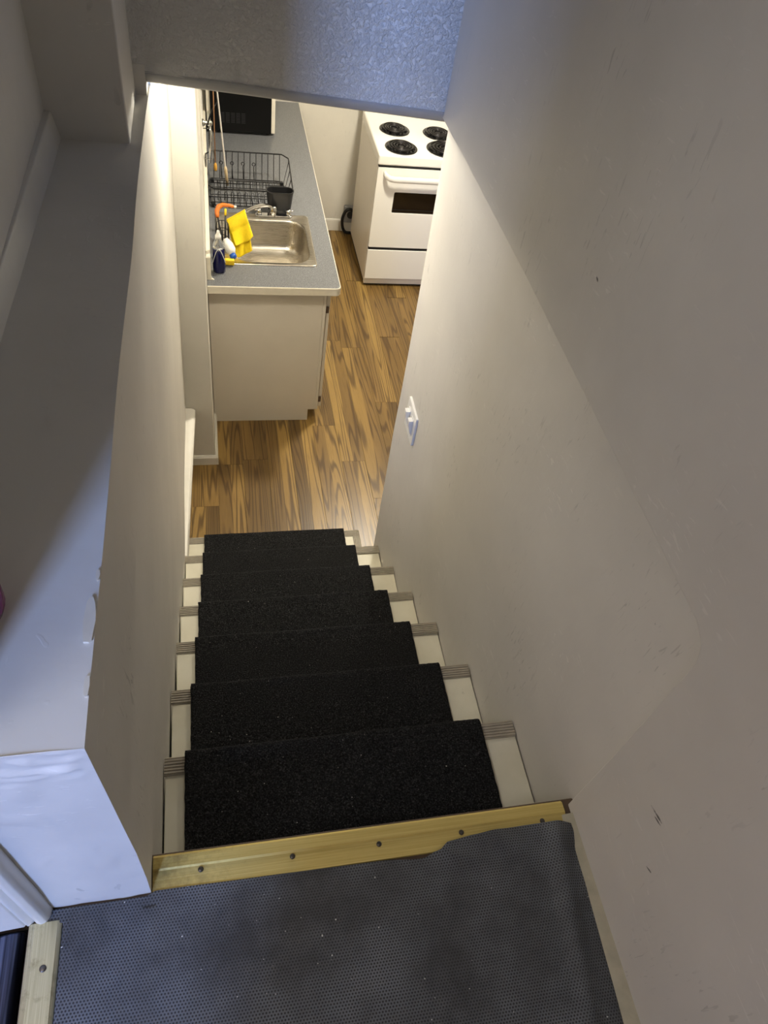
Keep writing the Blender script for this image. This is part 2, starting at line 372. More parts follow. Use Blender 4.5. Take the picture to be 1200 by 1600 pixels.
# header over the stairs
mb = MB()
def hz(x): return 2.124-.040*(x/.75)
def hd(u, v): x = -.06+u*.82; z = hz(x)+v*(4.3-hz(x)); return (x, 1.538+.002*mnoise.noise(Vector((x*6, z*6, 2))), z)
mb.grid(hd, 30, 60)
hdr = struct(mb.build('wall_header', 'stucco', smooth=True), 'stippled stucco header above the stairs', 'header')
mb = MB()
prof = [(1.537, .003), (1.5375, -.003), (1.541, -.011), (1.550, -.023), (1.566, -.031), (1.615, -.033)]
mb.grid(lambda u, v: (-.06+u*.82, *(lambda k, f: (prof[k][0]*(1-f)+prof[min(k+1, 5)][0]*f, hz(-.06+u*.82)+prof[k][1]*(1-f)+prof[min(k+1, 5)][1]*f))(min(int(v*5+1e-6), 4), v*5-min(int(v*5+1e-6), 4))), 24, 15)
struct(mb.build('trim_header', 'trim_grey', smooth=True), 'smooth lower edge of the stucco header, toned grey for shade', 'trim')  # darker grey puts the shade of the down-facing edge into its colour
struct(MB().prism([(-.9, 2.40), (-.9, 2.10), (-.06, hz(-.06)-.033), (.76, hz(.76)-.033), (1.0, 2.05), (1.0, 2.40)], lambda p: (p[0], 1.612, p[1]), lambda p: (p[0], 1.62, p[1])).build('wall_header_back', 'wall_smooth'))
# shell of the upper stairwell, landing and the tall side hall (mostly out of the picture)
HZ = 6.4
struct(MB().box(-.18, .93, -2.1, -2.0, ZL-.03, 4.3).build('wall_landing_back', 'wall'))
struct(MB().box(-.25, .93, -2.1, 1.72, 4.3, 4.38).build('ceiling_landing', 'ceiling_white'))
mb = MB().box(-.25, -.155, WY, -1.06, ZL-.03, HZ); mb.box(-.25, -.155, -1.06, -.045, 4.0, HZ)
struct(mb.build('wall_doorway', 'wall'))
struct(MB().box(-.60, -.186, -.045, .0, 2.086, HZ).build('wall_doorway_side', 'wall'))
mb = MB().box(WX1, -.155, WY-.08, WY, 1.3, HZ); mb.box(-3.2, WX0, WY-.08, WY, 1.3, HZ); mb.box(WX0, WX1, WY-.08, WY, 1.3, WZ0); mb.box(WX0, WX1, WY-.08, WY, WZ1, HZ)
struct(mb.build('wall_hall_back', 'hall_panel'))
struct(MB().box(-3.28, -3.2, WY-.08, .0, 1.3, HZ).build('wall_hall_left', 'hall_panel'))
struct(MB().box(-3.2, -.60, -.04, .0, 1.3, HZ).build('wall_hall_front', 'hall_panel'))
struct(MB().box(-3.28, -.155, WY-.08, .0, HZ, HZ+.08).build('ceiling_hall', 'hall_panel'))
struct(MB().box(-3.2, -.16, WY, -.0, 1.30, 1.44).build('floor_hall', 'wood_dark'))
struct(MB().box(WX0-.03, WX0+.03, WY-.06, WY+.01, WZ0-.03, WZ1+.03).box(WX1-.03, WX1+.03, WY-.06, WY+.01, WZ0-.03, WZ1+.03).box(WX0, WX1, WY-.06, WY+.01, WZ0-.03, WZ0+.03).box(WX0, WX1, WY-.06, WY+.01, WZ1-.03, WZ1+.03).build('window_2', 'trim_white'))
# landing deck
struct(MB().box(-.60, 1.0, -2.1, -.06, -.06, ZL-.05).build('wall_under_landing', 'dark_gap'))
struct(MB().box(-.16, .93, -2.0, -.002, ZL-.05, ZL-.002).build('floor_landing', 'wood_dark'))

# ------------------------------------------------------------------ setting: kitchen
KY, KX1, KZ = 4.715, 3.0, 2.36
struct(MB().box(.0, KX1, KY, KY+.1, -.02, KZ).build('wall_back', 'wall_smooth'), 'cream kitchen wall behind the stove', 'wall')
# stub + left kitchen wall with a window opening
mb = MB().box(-.9, .110, 2.335, 3.18, 0, KZ); mb.box(-.1, .110, 3.18, 4.30, 0, 1.05); mb.box(-.1, .110, 3.18, 4.30, 1.95, KZ); mb.box(-.1, .110, 4.30, KY, 0, KZ); mb.box(-.15, -.08, 3.0, KY, 0, KZ)
struct(mb.build('wall_kitchen_left', 'wall_smooth', bevel=.006), 'cream wall stub at the foot of the stairs', 'wall')
win = struct(MB().box(.02, .117, 3.18, 3.23, 1.05, 1.95).box(.02, .117, 4.25, 4.30, 1.05, 1.95).box(.02, .117, 3.23, 4.25, 1.05, 1.09).box(.02, .117, 3.23, 4.25, 1.91, 1.95).build('window_1', 'trim_white', bevel=.003))
MB().box(.03, .04, 3.23, 4.25, 1.09, 1.91).build('pane', 'black_glass', win)
struct(MB().box(KX1, KX1+.1, .6, KY+.1, -.02, KZ).build('wall_kitchen_right', 'wall_smooth'))
struct(MB().box(.93, KX1, .5, .6, -.02, KZ).build('wall_kitchen_front', 'wall_smooth'))
struct(MB().box(-.9, KX1, 1.60, KY, KZ, KZ+.08).box(.93, KX1, .5, 1.60, KZ, KZ+.08).build('ceiling', 'ceiling_white'))
struct(MB().box(-.9, KX1, -.1, KY, -.06, -.012).build('floor', 'dark_gap'), 'dark subfloor under the boards', 'floor')
floor = bpy.data.objects['floor']
PW = .130; x0 = .768-PW*8; k = 0; meshes = {}
def plank_mesh(L):
    L = round(L, 2)
    if L not in meshes:
        mb = MB(); w, b = PW/2-.0003, .0012
        mb.prism([(-w, -.012), (w, -.012), (w, -b*.5), (w-b*.6, 0), (-w+b*.6, 0), (-w, -b*.5)], lambda p: (p[0], -L/2+.0005, p[1]), lambda p: (p[0], L/2-.0005, p[1]))
        me = bpy.data.meshes.new('floor_board'); me.from_pydata(mb.v, [], mb.f)
        bm = bmesh.new(); bm.from_mesh(me); bmesh.ops.recalc_face_normals(bm, faces=bm.faces); bm.to_mesh(me); bm.free()
        me.materials.append(MAT['oak_board']); meshes[L] = me
    return meshes[L]
rb = random.Random(3); Y0 = 1.30; ncol = int((KX1-x0)/PW)
for c_ in range(ncol):
    xc = x0+PW*(c_+.5)
    cuts = [Y0]; y = Y0+rb.uniform(.3, 1.5)
    if c_ == 8: y = 2.317
    elif c_ == 9: y = 2.05
    while y < KY-.12: cuts.append(round(y, 2)); y += 1.25 if c_ != 8 else 1.05
    cuts.append(KY)
    for a, b in zip(cuts, cuts[1:]):
        o = bpy.data.objects.new('floor_board', plank_mesh(b-a)); COL.objects.link(o)
        o.location = (xc, (a+b)/2, 0); o.parent = floor
# baseboards
struct(MB().prism([(0, 0), (.012, 0), (.012, .075), (.006, .088), (0, .09)], lambda p: (.72, KY-p[0], p[1]), lambda p: (KX1, KY-p[0], p[1])).build('baseboard_back', 'trim_white', bevel=.002), 'white baseboard along the back kitchen wall', 'baseboard')
mb = MB().prism([(0, 0), (.013, 0), (.013, .048), (.006, .058), (0, .058)], lambda p: (-.03, 2.335-p[0], p[1]), lambda p: (.110+p[0], 2.335-p[0], p[1]))
mb.prism([(0, 0), (.013, 0), (.013, .048), (.006, .058), (0, .058)], lambda p: (.110+p[0], 2.335-p[0], p[1]), lambda p: (.110+p[0], 2.66, p[1]))
struct(mb.build('baseboard_stub', 'trim_white'), 'small white baseboard wrapping the wall stub', 'baseboard')
# rounded white board fixed along the foot of the left wall
mb = MB()
n = 12
rings = []
for i in range(n+1):
    u = i/n; y = 1.455+u*.875; wv = .016+.034*u; z = .385; xa = xl(y, .38)-.004
    rings.append([(xa, y, z-.05), (xa+wv, y, z-.045), (xa+wv+.001, y, z-.012), (xa+wv*.75, y, z-.002), (xa+wv*.4, y, z), (xa, y, z)])
for r_ in rings: mb.v += r_
for i in range(n):
    for q in range(6): l = (q+1) % 6; mb.f.append((i*6+q, i*6+l, (i+1)*6+l, (i+1)*6+q))
mb.f += [(0, 1, 2, 3, 4, 5), tuple(n*6+q for q in (5, 4, 3, 2, 1, 0))]
struct(mb.build('trim_wall_foot', 'trim_white', bevel=.002), 'rounded white board along the foot of the left wall', 'trim')

# ------------------------------------------------------------------ stairs
stairs = thing('staircase', (.37, 1.45, 0), 'narrow staircase with cream painted treads and grey ridged nosings', 'stairs')
def x_left(i): z = (8-i)*RISE; return xl(nose(i), z)+.004
def nosing(name, y, z, xa, xb, parent, lift_r=0.):
    # ridged strip, profile in (y, z), extruded along x
    d = .034; pts = [(y-d, z-.001), (y-d, z+.0015)]
    for k in range(5):
        a = y-d+.003+k*.0062; pts += [(a, z+.0016), (a+.0012, z+.0042), (a+.0042, z+.0042), (a+.0052, z+.0016)]
    pts += [(y+.001, z+.003), (y+.004, z-.001), (y+.004, z-.022), (y+.0005, z-.022), (y+.0005, z-.001)]
    mb = MB().prism(pts, lambda p: (xa, p[0], p[1]), lambda p: (xb, p[0], p[1]+lift_r))
    return mb.build(name, 'nosing_grey', parent)
for i in range(1, NS+1):
    z = (8-i)*RISE; y1 = nose(i); y0 = nose(i-1)-.028
    xa = x_left(i); xb = xr(y1, z)-.004
    if i == 7: xb = .744
    tr = MB().box(xa, xb, y0, y1, z-.028, z).build('tread', 'tread_paint', stairs, bevel=.002)
    ns = nosing('nosing_strip', y1, z, xa-.002, xb+.001, tr, .004 if i in (3, 6) else 0)
    MB().box(xa+.004, xb-.004, y1-.040, y1-.024, z-RISE, z-.028).build('riser', 'tread_paint', stairs)
    if i == 7:
        # mitred return on the open right end of the bottom tread
        yr0 = nose(6)+.004
        pts = [(xb-.030, z-.001), (xb-.030, z+.0015)]
        for k in range(4):
            a = xb-.027+k*.0066; pts += [(a, z+.0016), (a+.0012, z+.0042), (a+.0042, z+.0042), (a+.0052, z+.0016)]
        pts += [(xb+.001, z+.003), (xb+.004, z-.001), (xb+.004, z-.022), (xb+.0005, z-.022), (xb+.0005, z-.001)]
        MB().prism(pts, lambda p: (p[0], yr0, p[1]), lambda p: (p[0], y1-.034+max(0, (p[0]-(xb-.03))), p[1])).build('return_nosing', 'nosing_grey', tr)
MB().box(.0, .748, -.024, -.010, ZL-RISE, ZL-.02).build('riser', 'tread_paint', stairs)
MB().box(.012, .748, -.03, .012, ZL-.024, ZL-.0015).build('landing_nosing', 'wood_dark', stairs, bevel=.003)
# stair side fillers so that nothing shows below the treads
# ------------------------------------------------------------------ carpet runner
path = []
OFF = .0065
def add_line(a, b, step=.007):
    n_ = max(1, int((Vector(b)-Vector(a)).length/step))
    for k in range(n_): f = k/n_; path.append(((a[0]*(1-f)+b[0]*f), (a[1]*(1-f)+b[1]*f)))
cur = (-.004, ZL-.03)
for i in range(1, NS+1):
    z = (8-i)*RISE+OFF; y1 = nose(i)+.004
    base = (cur[0], z+.006); add_line(cur, base); add_line(base, (cur[0]+.006, z)); 
    add_line((cur[0]+.006, z), (y1-.004, z+.002)); R = .010
    for k in range(6): a = math.pi/2*(1-k/5); path.append((y1-.002+R*math.cos(a), z+.002-R+R*math.sin(a)))
    c2 = (y1+.008, z-.03); add_line(path[-1], c2, .006); cur = (y1-.012, z-.055) if i < 7 else (y1+.004, z-.05); add_line(c2, cur)
add_line(cur, (cur[0], .004)); path.append((cur[0], .004))
mb = MB(); nx = 92; XA, XB = .052, .676
NP = len(path)
for i, (y, z) in enumerate(path):
    for j in range(nx+1):
        e = .0015*mnoise.noise(Vector((i*.35, j*50., 0)))
        x = XA+(XB-XA)*j/nx+(e if j in (0, nx) else 0)
        q = .0016*mnoise.noise(Vector((x*150, i*1.1, 4)))+.0022*mnoise.noise(Vector((x*9, y*6, 9)))
        mb.v.append((x, y+q*.7, z+abs(q)*.9))
for i in range(NP-1):
    for j in range(nx): a = i*(nx+1)+j; mb.f.append((a, a+1, a+nx+2, a+nx+1))
car = mb.build('carpet_runner', 'carpet', smooth=True, recalc=False)
md = car.modifiers.new('solid', 'SOLIDIFY'); md.thickness = .005; md.offset = 0
tag(car, 'black pile carpet runner covering the middle of the stairs', 'carpet')

# ------------------------------------------------------------------ landing: gold strip, mat, threshold, casing
gs = thing('nosing_bar', (.37, -.02, ZL), 'gold metal stair edge strip with four dark screws across the landing', 'strip')
pts = [(-.047, ZL-.001), (-.046, ZL+.0022), (-.016, ZL+.0032), (-.013, ZL+.0058), (.004, ZL+.0050), (.008, ZL+.001), (.008, ZL-.012), (.005, ZL-.012), (.005, ZL-.001)]
MB().prism(pts, lambda p: (.0165, p[0], p[1]), lambda p: (.722, p[0], p[1])).build('strip', 'gold', gs)
scm = None
for q, sx in enumerate((.090, .236, .381, .526, .676)):
    if scm is None:
        o = MB().lathe([(.0045, -.001), (.0045, .0012), (.0034, .0026), (.0015, .0032)], (0, 0, 0), 12).box(-.003, .003, -.0005, .0005, .003, .0034).build('screw', 'screw', None, smooth=False); scm = o
    else: o = scm.copy(); COL.objects.link(o)
    o.parent = gs; o.matrix_parent_inverse = Matrix.Translation(-gs.location); o.location = (sx, -.022, ZL+.003); o.rotation_euler.z = q*1.1
# mat
FE = [(-.131, -.050), (.010, -.050), (.018, -.044), (.176, -.0455), (.374, -.0485), (.45, -.054), (.478, -.047), (.50, -.034), (.545, -.030), (.593, -.027), (.653, -.026), (.70, -.026), (.7275, -.033)]
def far(x):
    for (a, ya), (b, yb) in zip(FE, FE[1:]):
        if x <= b: f = (x-a)/(b-a); f = f*f*(3-2*f); return ya*(1-f)+yb*f
    return FE[-1][1]
RE = [(-.03, .727), (-.09, .7295), (-.169, .727), (-.205, .722), (-.242, .719), (-.33, .713), (-.6, .708), (-1.6, .708)]
def right(y):
    for (ya, a), (yb, b) in zip(RE, RE[1:]):
        if y >= yb: f = min(1, max(0, (y-ya)/(yb-ya))); return a*(1-f)+b*f
    return RE[-1][1]
def gauss(d, s): return math.exp(-(d/s)**2)
mb = MB()
def mat(u, v):
    vv = v**1.8; yb = -1.5
    xl_ = -.131 if vv < .012 else -.111
    # iterate: y from far(x)
    x = xl_+u*(.727-xl_); y = far(x)*(1-vv)+yb*vv
    xr_ = right(y); x = xl_+u*(xr_-xl_); y = far(x)*(1-vv)+yb*vv
    z = ZL+.0042+.0012*mnoise.noise(Vector((x*7, y*7, 0)))
    over = max(0, min(1, (x-.46)/.05))
    z += over*.0045*max(0, min(1, (y+.075)/.03))
    z += .006*gauss(((x-.50)+(y+.055)*2.2), .022)*gauss(y+.055, .03)            # wrinkle near the strip
    z += .007*gauss((x-.60)+(y+.05)*1.2, .03)*gauss(y+.05, .05)
    z += .013*gauss(x-(.694-.13*max(0, -y-.05)), .017)*max(0, min(1, (-y-.02)/.03))*(.6+.4*gauss(y+.1, .12))   # ridge along the right
    z -= .003*max(0, (x-(xr_-.008))/.008)
    return (x, y, z)
mb.grid(mat, 130, 110)
mt = mb.build('rubber_mat', 'rubber_mat', smooth=True); md = mt.modifiers.new('s', 'SOLIDIFY'); md.thickness = .0035; md.offset = -1
tag(mt, 'dark grey dimpled rubber mat with a rumpled edge on the landing', 'mat')
# pale strip along the right wall
struct(MB().prism([(0, 0), (.030, 0), (.030, .010), (.012, .0075), (0, .003)], lambda p: (.709+p[0], -2.0, ZL-.002+p[1]), lambda p: (.709+p[0], -.016, ZL-.002+p[1])).build('trim_right', 'trim_old', bevel=.001), 'pale trim strip between mat and right wall', 'trim')
# threshold at the side door
th = thing('door_threshold', (-.13, -.5, ZL), 'worn brass door threshold plate at the edge of the mat', 'threshold')
MB().prism([(-.160, -.004), (-.158, .002), (-.150, .0055), (-.118, .0055), (-.1125, .001), (-.1125, -.004)], lambda p: (p[0], -.90, ZL+p[1]), lambda p: (p[0], -.0655, ZL+p[1])).build('plate', 'brass_worn', th)
for ry in (-.126, -.36, -.60):
    MB().lathe([(.005, -.001), (.005, .001), (.0035, .0022), (.001, .0026)], (-.132, ry, ZL+.005), 12).build('rivet', 'screw', th, smooth=False)
# casing of the side door: rounded stop and flat jamb
mb = MB()
pr = [(-.128, -.044), (-.129, -.058), (-.134, -.0655), (-.141, -.068), (-.148, -.0655), (-.1515, -.060), (-.153, -.0625), (-.157, -.0655), (-.162, -.066), (-.164, -.063), (-.166, -.066), (-.21, -.068), (-.25, -.068), (-.25, -.044)]
mb.prism(pr, lambda p: (p[0], p[1], ZL-.004), lambda p: (p[0], p[1], 4.0))
struct(mb.build('trim_door_casing', 'trim_white', bevel=.0015), 'white moulded door casing beside the half wall', 'trim')
mb = MB().prism([(-.166, ZL-.012), (-.172, ZL-.004), (-.186, ZL-.004), (-.205, ZL-.014), (-.30, ZL-.02), (-.30, ZL-.06), (-.166, ZL-.06)], lambda p: (p[0], -.88, p[1]), lambda p: (p[0], -.071, p[1]))
tag(mb.build('door_sill', 'black_sheen_streaks', bevel=.003), 'glossy black outer door sill beside the brass threshold', 'sill')
# magenta pot on the ledge
pz = zled(.13)+.001
JX, JY = -.117, .118
pot = thing('plastic_jar', (JX, JY, pz), 'magenta plastic jar standing on the white ledge', 'jar')
MB().lathe([(.026, 0), (.033, .004), (.0365, .014), (.037, .035), (.034, .048), (.026, .053)], (JX, JY, pz), 28).build('body', 'magenta', pot, smooth=True)
MB().lathe([(.027, .0), (.028, .003), (.028, .016), (.026, .018), (.010, .019)], (JX, JY, pz+.053), 28).build('lid', 'magenta', pot, smooth=False)

# ------------------------------------------------------------------ light switch on right wall
SWY, SWZ = 1.345, 1.205
sxw = xr(SWY, SWZ)+wob(SWY, SWZ, 1, .0025)
sw = thing('light_switch', (sxw, SWY, SWZ), 'white double light switch plate on the right wall', 'light switch')
mb = MB().prism(rbox(SWY-.058, SWY+.058, SWZ-.058, SWZ+.058, .004), lambda p: (sxw+.006, p[0], p[1]), lambda p: (sxw-.008, p[0], p[1]))
MBP = mb.build('plate', 'plastic_white', sw, bevel=.0015)
for s in (-1, 1):
    yc = SWY+s*.023
    MB().box(sxw-.0095, sxw-.004, yc-.013, yc+.013, SWZ-.034, SWZ+.034).build('switch_frame', 'plastic_white', sw, bevel=.001)
    MB().prism([(SWZ-.026, 0), (SWZ+.028, 0), (SWZ+.028, -.014), (SWZ+.012, -.013), (SWZ-.026, -.003)], lambda p: (sxw-.009+p[1], yc-.010, p[0]), lambda p: (sxw-.009+p[1], yc+.010, p[0])).build('rocker', 'plastic_white', sw)

# ------------------------------------------------------------------ kitchen counter run
CT, CB, CY0, CX1 = .872, .834, 2.603, .725
def cab(y0, y1, label, end=False):
    c = thing('base_cabinet', (.38, (y0+y1)/2, 0), label, 'cabinet', 'base cabinets under the worktop')
    pan = [(.112, 0), (.615, 0), (.615, .078), (.652, .078), (.652, CB-.004), (.112, CB-.004)]
    for a, b in ((y0, y0+.016), (y1-.016, y1)):
        MB().prism(pan, lambda p: (p[0], a, p[1]), lambda p: (p[0], b, p[1])).build('side_panel', 'cabinet_white', c, bevel=.0012)
    MB().box(.112, .652, y0+.0165, y1-.0165, .078, .094).build('bottom_panel', 'cabinet_white', c)
    MB().box(.112, .120, y0+.0165, y1-.0165, .095, CB-.004).build('back_panel', 'cabinet_white', c)
    MB().box(.6525, .668, y0, y1, .078, CB-.004).build('face_frame', 'cabinet_white', c, bevel=.0015)
    MB().box(.600, .6155, y0+.018, y1, .0, .077).build('toe_kick', 'wood_dark', c)
    nd = 1 if y1-y0 < .7 else 2; w = (y1-y0-.03)/nd
    for k in range(nd):
        a = y0+.012+k*w; b = a+w-.006
        d = MB().box(.671, .688, a, b, .092, CB-.028).build('door', 'cabinet_white', c, bevel=.002)
        kb = b-.04 if k == 0 else a+.04
        MB().lathe([(.006, 0), (.006, .012), (.013, .018), (.013, .024), (.006, .027)], (0, 0, 0), 16).build('knob', 'chrome', d, smooth=True)
        kn = [o for o in d.children][-1]; kn.matrix_parent_inverse = Matrix.Identity(4); kn.location = (.688, kb, CB-.09); kn.rotation_euler = (0, math.pi/2, 0)
        hy = a if k == 0 else b
        for hzz in (.145, CB-.115):
            MB().box(.669, .6835, hy-.006 if k == 0 else hy+.0005, hy-.0005 if k == 0 else hy+.006, hzz-.018, hzz+.018).build('hinge', 'wood_dark', d, bevel=.001)
    return c
cab(2.650, 3.40, 'white base cabinet under the sink with a plain end panel')
cab(3.402, 4.10, 'white base cabinet under the dish rack, in the middle of the run')
cab(4.102, 4.70, 'white base cabinet under the microwave, against the back wall')
# worktop with a hole for the sink
SX0, SX1, SY0, SY1 = .160, .632, 2.785, 3.262       # sink outer rim
wt = thing('worktop', (.4, 3.6, CB), 'blue grey laminate worktop with a cream edge', 'worktop')
hx0, hx1, hy0, hy1 = SX0+.02, SX1-.02, SY0+.02, SY1-.02
mb = MB()
outer = rbox(.1115, CX1-.004, CY0+.004, 4.712, .022, 6, (0, 1, 0, 0)); hole = rbox(hx0, hx1, hy0, hy1, .05, 5)
bm = bmesh.new()
def ring(pts, z): return [bm.verts.new((x, y, z)) for x, y in pts]
def loop_edges(vs_): return [bm.edges.new((vs_[i], vs_[(i+1) % len(vs_)])) for i in range(len(vs_))]
for z in (CT, CB+.002):
    o1 = ring(outer, z); h1 = ring(hole, z); e = loop_edges(o1)+loop_edges(h1)
    bmesh.ops.triangle_fill(bm, edges=e, use_beauty=True)
    if z == CT: O1, H1 = o1, h1
    else: O2, H2 = o1, h1
for A, B in ((O1, O2), (H1, H2)):
    for i in range(len(A)): j = (i+1) % len(A); bm.faces.new((A[i], A[j], B[j], B[i]))
bmesh.ops.recalc_face_normals(bm, faces=bm.faces)
me = bpy.data.meshes.new('top'); bm.to_mesh(me); bm.free(); me.materials.append(MAT['laminate'])
o = bpy.data.objects.new('top', me); COL.objects.link(o); o.parent = wt; o.matrix_parent_inverse = Matrix.Translation(-wt.location)
# cream edge band: end + front
outl = [(.1115, CY0), (CX1-.026, CY0)]+[(CX1-.026+.026*math.sin(a), CY0+.026-.026*math.cos(a)) for a in [math.pi/2*k/6 for k in range(1, 7)]]+[(CX1, 4.712)]
inl = [(.1115, CY0+.0038), (CX1-.026, CY0+.0038)]+[(CX1-.026+.0222*math.sin(a), CY0+.026-.0222*math.cos(a)) for a in [math.pi/2*k/6 for k in range(1, 7)]]+[(CX1-.0038, 4.712)]
mb = MB(); n = len(outl)
for (z, L) in ((CB, outl), (CT-.0025, outl), (CT+.0003, [((a[0]*.5+b[0]*.5), (a[1]*.5+b[1]*.5)) for a, b in zip(outl, inl)]), (CT+.0003, inl), (CB, inl)): mb.v += [(x, y, z) for x, y in L]
for r_ in range(5):
    for i in range(n-1): q = ((r_+1) % 5)*n; mb.f.append((r_*n+i, r_*n+i+1, q+i+1, q+i))
mb.f += [tuple(r_*n for r_ in range(5)), tuple(r_*n+n-1 for r_ in (4, 3, 2, 1, 0))]
mb.build('edge_band', 'cream', wt)
# coved backsplash with cream cap
mb = MB().prism([(0, 0), (.030, 0), (.020, .006), (.017, .02), (.017, .10), (0, .10)], lambda p: (.111+p[0], CY0+.06, CT+p[1]), lambda p: (.111+p[0], 4.712, CT+p[1])).build('backsplash', 'laminate', wt)
MB().prism([(0, .10), (.019, .10), (.019, .112), (0, .112)], lambda p: (.111+p[0], CY0+.055, CT+p[1]), lambda p: (.111+p[0], 4.712, CT+p[1])).build('cap_strip', 'cream', wt, bevel=.002)
MB().prism([(0, 0), (.032, 0), (.022, .006), (.019, .02), (.019, .112), (0, .112)], lambda p: (.111+p[0], CY0+.052, CT+p[1]), lambda p: (.111+p[0], CY0+.0598, CT+p[1])).build('end_cap', 'cream', wt)

# sink
sk = thing('sink', (.4, 3.02, CT), 'stainless steel single bowl sink set into the worktop', 'sink')
def rr(x0, x1, y0, y1, r, z): return [(x, y, z) for x, y in rbox(x0, x1, y0, y1, r, 6)]
mb = MB(); bx0, bx1, by0, by1 = SX0+.075, SX1-.028, SY0+.026, SY1-.055
seq = [rr(SX0, SX1, SY0, SY1, .02, CT+.0002), rr(SX0, SX1, SY0, SY1, .02, CT+.004), rr(SX0+.006, SX1-.006, SY0+.006, SY1-.006, .02, CT+.0055), rr(SX0+.010, SX1-.010, SY0+.010, SY1-.010, .022, CT+.003),
       rr(bx0-.004, bx1+.004, by0-.004, by1+.004, .086, CT+.0035), rr(bx0, bx1, by0, by1, .084, CT+.0005), rr(bx0+.004, bx1-.004, by0+.004, by1-.004, .082, CT-.012),
       rr(bx0+.012, bx1-.012, by0+.012, by1-.012, .078, CT-.12), rr(bx0+.022, bx1-.022, by0+.022, by1-.022, .07, CT-.145), rr(bx0+.045, bx1-.045, by0+.045, by1-.045, .055, CT-.158), rr(bx0+.09, bx1-.09, by0+.09, by1-.09, .03, CT-.161)]
nn = len(seq[0])
for r_ in seq: mb.v += r_
for i in range(len(seq)-1):
    for k in range(nn): l = (k+1) % nn; mb.f.append((i*nn+k, i*nn+l, (i+1)*nn+l, (i+1)*nn+k))
mb.f.append(tuple((len(seq)-1)*nn+k for k in range(nn)))
mb.build('bowl', 'steel', sk, smooth=True)
dx, dy = (bx0+bx1)/2, (by0+by1)/2+.02
MB().lathe([(.042, 0), (.042, .003), (.034, .004), (.030, .001), (.012, .0005)], (dx, dy, CT-.1605), 24).build('drain', 'chrome', sk, smooth=True)
# faucet with swivel spout
fc = thing('faucet', (.455, 3.238, CT), 'chrome kitchen tap with a low swivel spout behind the sink bowl', 'tap')
mb = MB().prism(rbox(.36, .55, 3.222, 3.258, .017, 6), lambda p: (p[0], p[1], CT+.003), lambda p: (p[0], p[1], CT+.016)); mb.build('base', 'chrome', fc, bevel=.004, seg=3)
MB().lathe([(.020, 0), (.020, .025), (.017, .040), (.014, .046)], (.452, 3.240, CT+.015), 20).build('body', 'chrome', fc, smooth=True)
sp_ = [(.452, 3.240, CT+.030), (.440, 3.226, CT+.062), (.41, 3.19, CT+.088), (.37, 3.14, CT+.108), (.33, 3.085, CT+.121), (.295, 3.035, CT+.126)]
MB().tube(smooth_path(sp_, 4), .0095, 12).build('spout', 'chrome', fc, smooth=True)
for s in (-1, 1):
    h = MB().lathe([(.013, 0), (.015, .012), (.012, .026), (.006, .030)], (.455+s*.075, 3.240, CT+.015), 16).tube([(.455+s*.075, 3.24, CT+.036), (.455+s*.10, 3.235, CT+.040)], .005, 8)
    h.build('handle', 'chrome', fc, smooth=True)
# yellow cloth hung over the spout end
mb = MB()
def sheet(A, B, C, D, amp, ph):      # bilinear sheet with soft folds: A-B top edge, D-C bottom edge
    A, B, C, D = map(Vector, (A, B, C, D))
    def f(u, v):
        p = (A*(1-u)+B*u)*(1-v)+(D*(1-u)+C*u)*v
        k = math.sin(math.pi*v)**.5 if v < .5 else 1
        p.y += amp*math.sin(u*8+ph+v*2.5)*v; p.z -= .014*math.sin(math.pi*u)*v*v; p.y -= .006*math.sin(math.pi*min(1, v*2))
        return p
    mb.grid(f, 18, 26)
TA, TB = (.212, 3.018, CT+.098), (.300, 3.040, CT+.142)
sheet(TA, TB, (.330, 2.955, CT-.020), (.246, 2.945, CT-.052), .007, .5)              # long under layer
sheet((.211, 3.010, CT+.101), (.299, 3.032, CT+.145), (.336, 2.968, CT+.046), (.249, 2.942, CT+.010), .006, 2.)   # folded-over top layer
sheet(TA, TB, (.318, 3.066, CT+.060), (.236, 3.056, CT+.030), .003, 1.)             # flap behind the spout
sheet((.211, 3.010, CT+.101), (.299, 3.032, CT+.145), TB, TA, 0., 0.)
c = mb.build('dish_cloth', 'yellow_cloth', smooth=True, recalc=False); md = c.modifiers.new('s', 'SOLIDIFY'); md.thickness = .002; md.offset = 0
tag(c, 'yellow dish cloth draped over the tap spout', 'cloth')
# dish soap
sb = thing('soap_bottle', (.168, 2.722, CT), 'clear bottle of dark blue dish soap at the sink corner', 'bottle')
P = (.168, 2.722, CT+.0005)
MB().lathe([(.024, 0), (.028, .004), (.0285, .03), (.027, .075), (.0262, .118), (.0005, .1185)], P, 28, 1., .62).build('liquid', 'soap_liquid', sb, smooth=True)
MB().lathe([(.0262, .1195), (.0262, .127), (.025, .138), (.020, .152), (.0125, .162), (.012, .168)], P, 28, 1., .62).build('bottle_top', 'clear_plastic', sb, smooth=True)
MB().lathe([(.0135, .166), (.0135, .182), (.010, .186), (.006, .196), (.0055, .204), (.002, .205)], P, 20).build('cap', 'plastic_white', sb, smooth=True)
arc = [(P[0]+.030*math.sin(q), P[1]-.0195*math.cos(q), P[2]+.085+.038*math.cos(q*2.2)) for q in [-1.2+2.4*k/16 for k in range(17)]]
MB().tube(arc, .0016, 6).build('label_outline', 'plastic_white', sb, smooth=True)
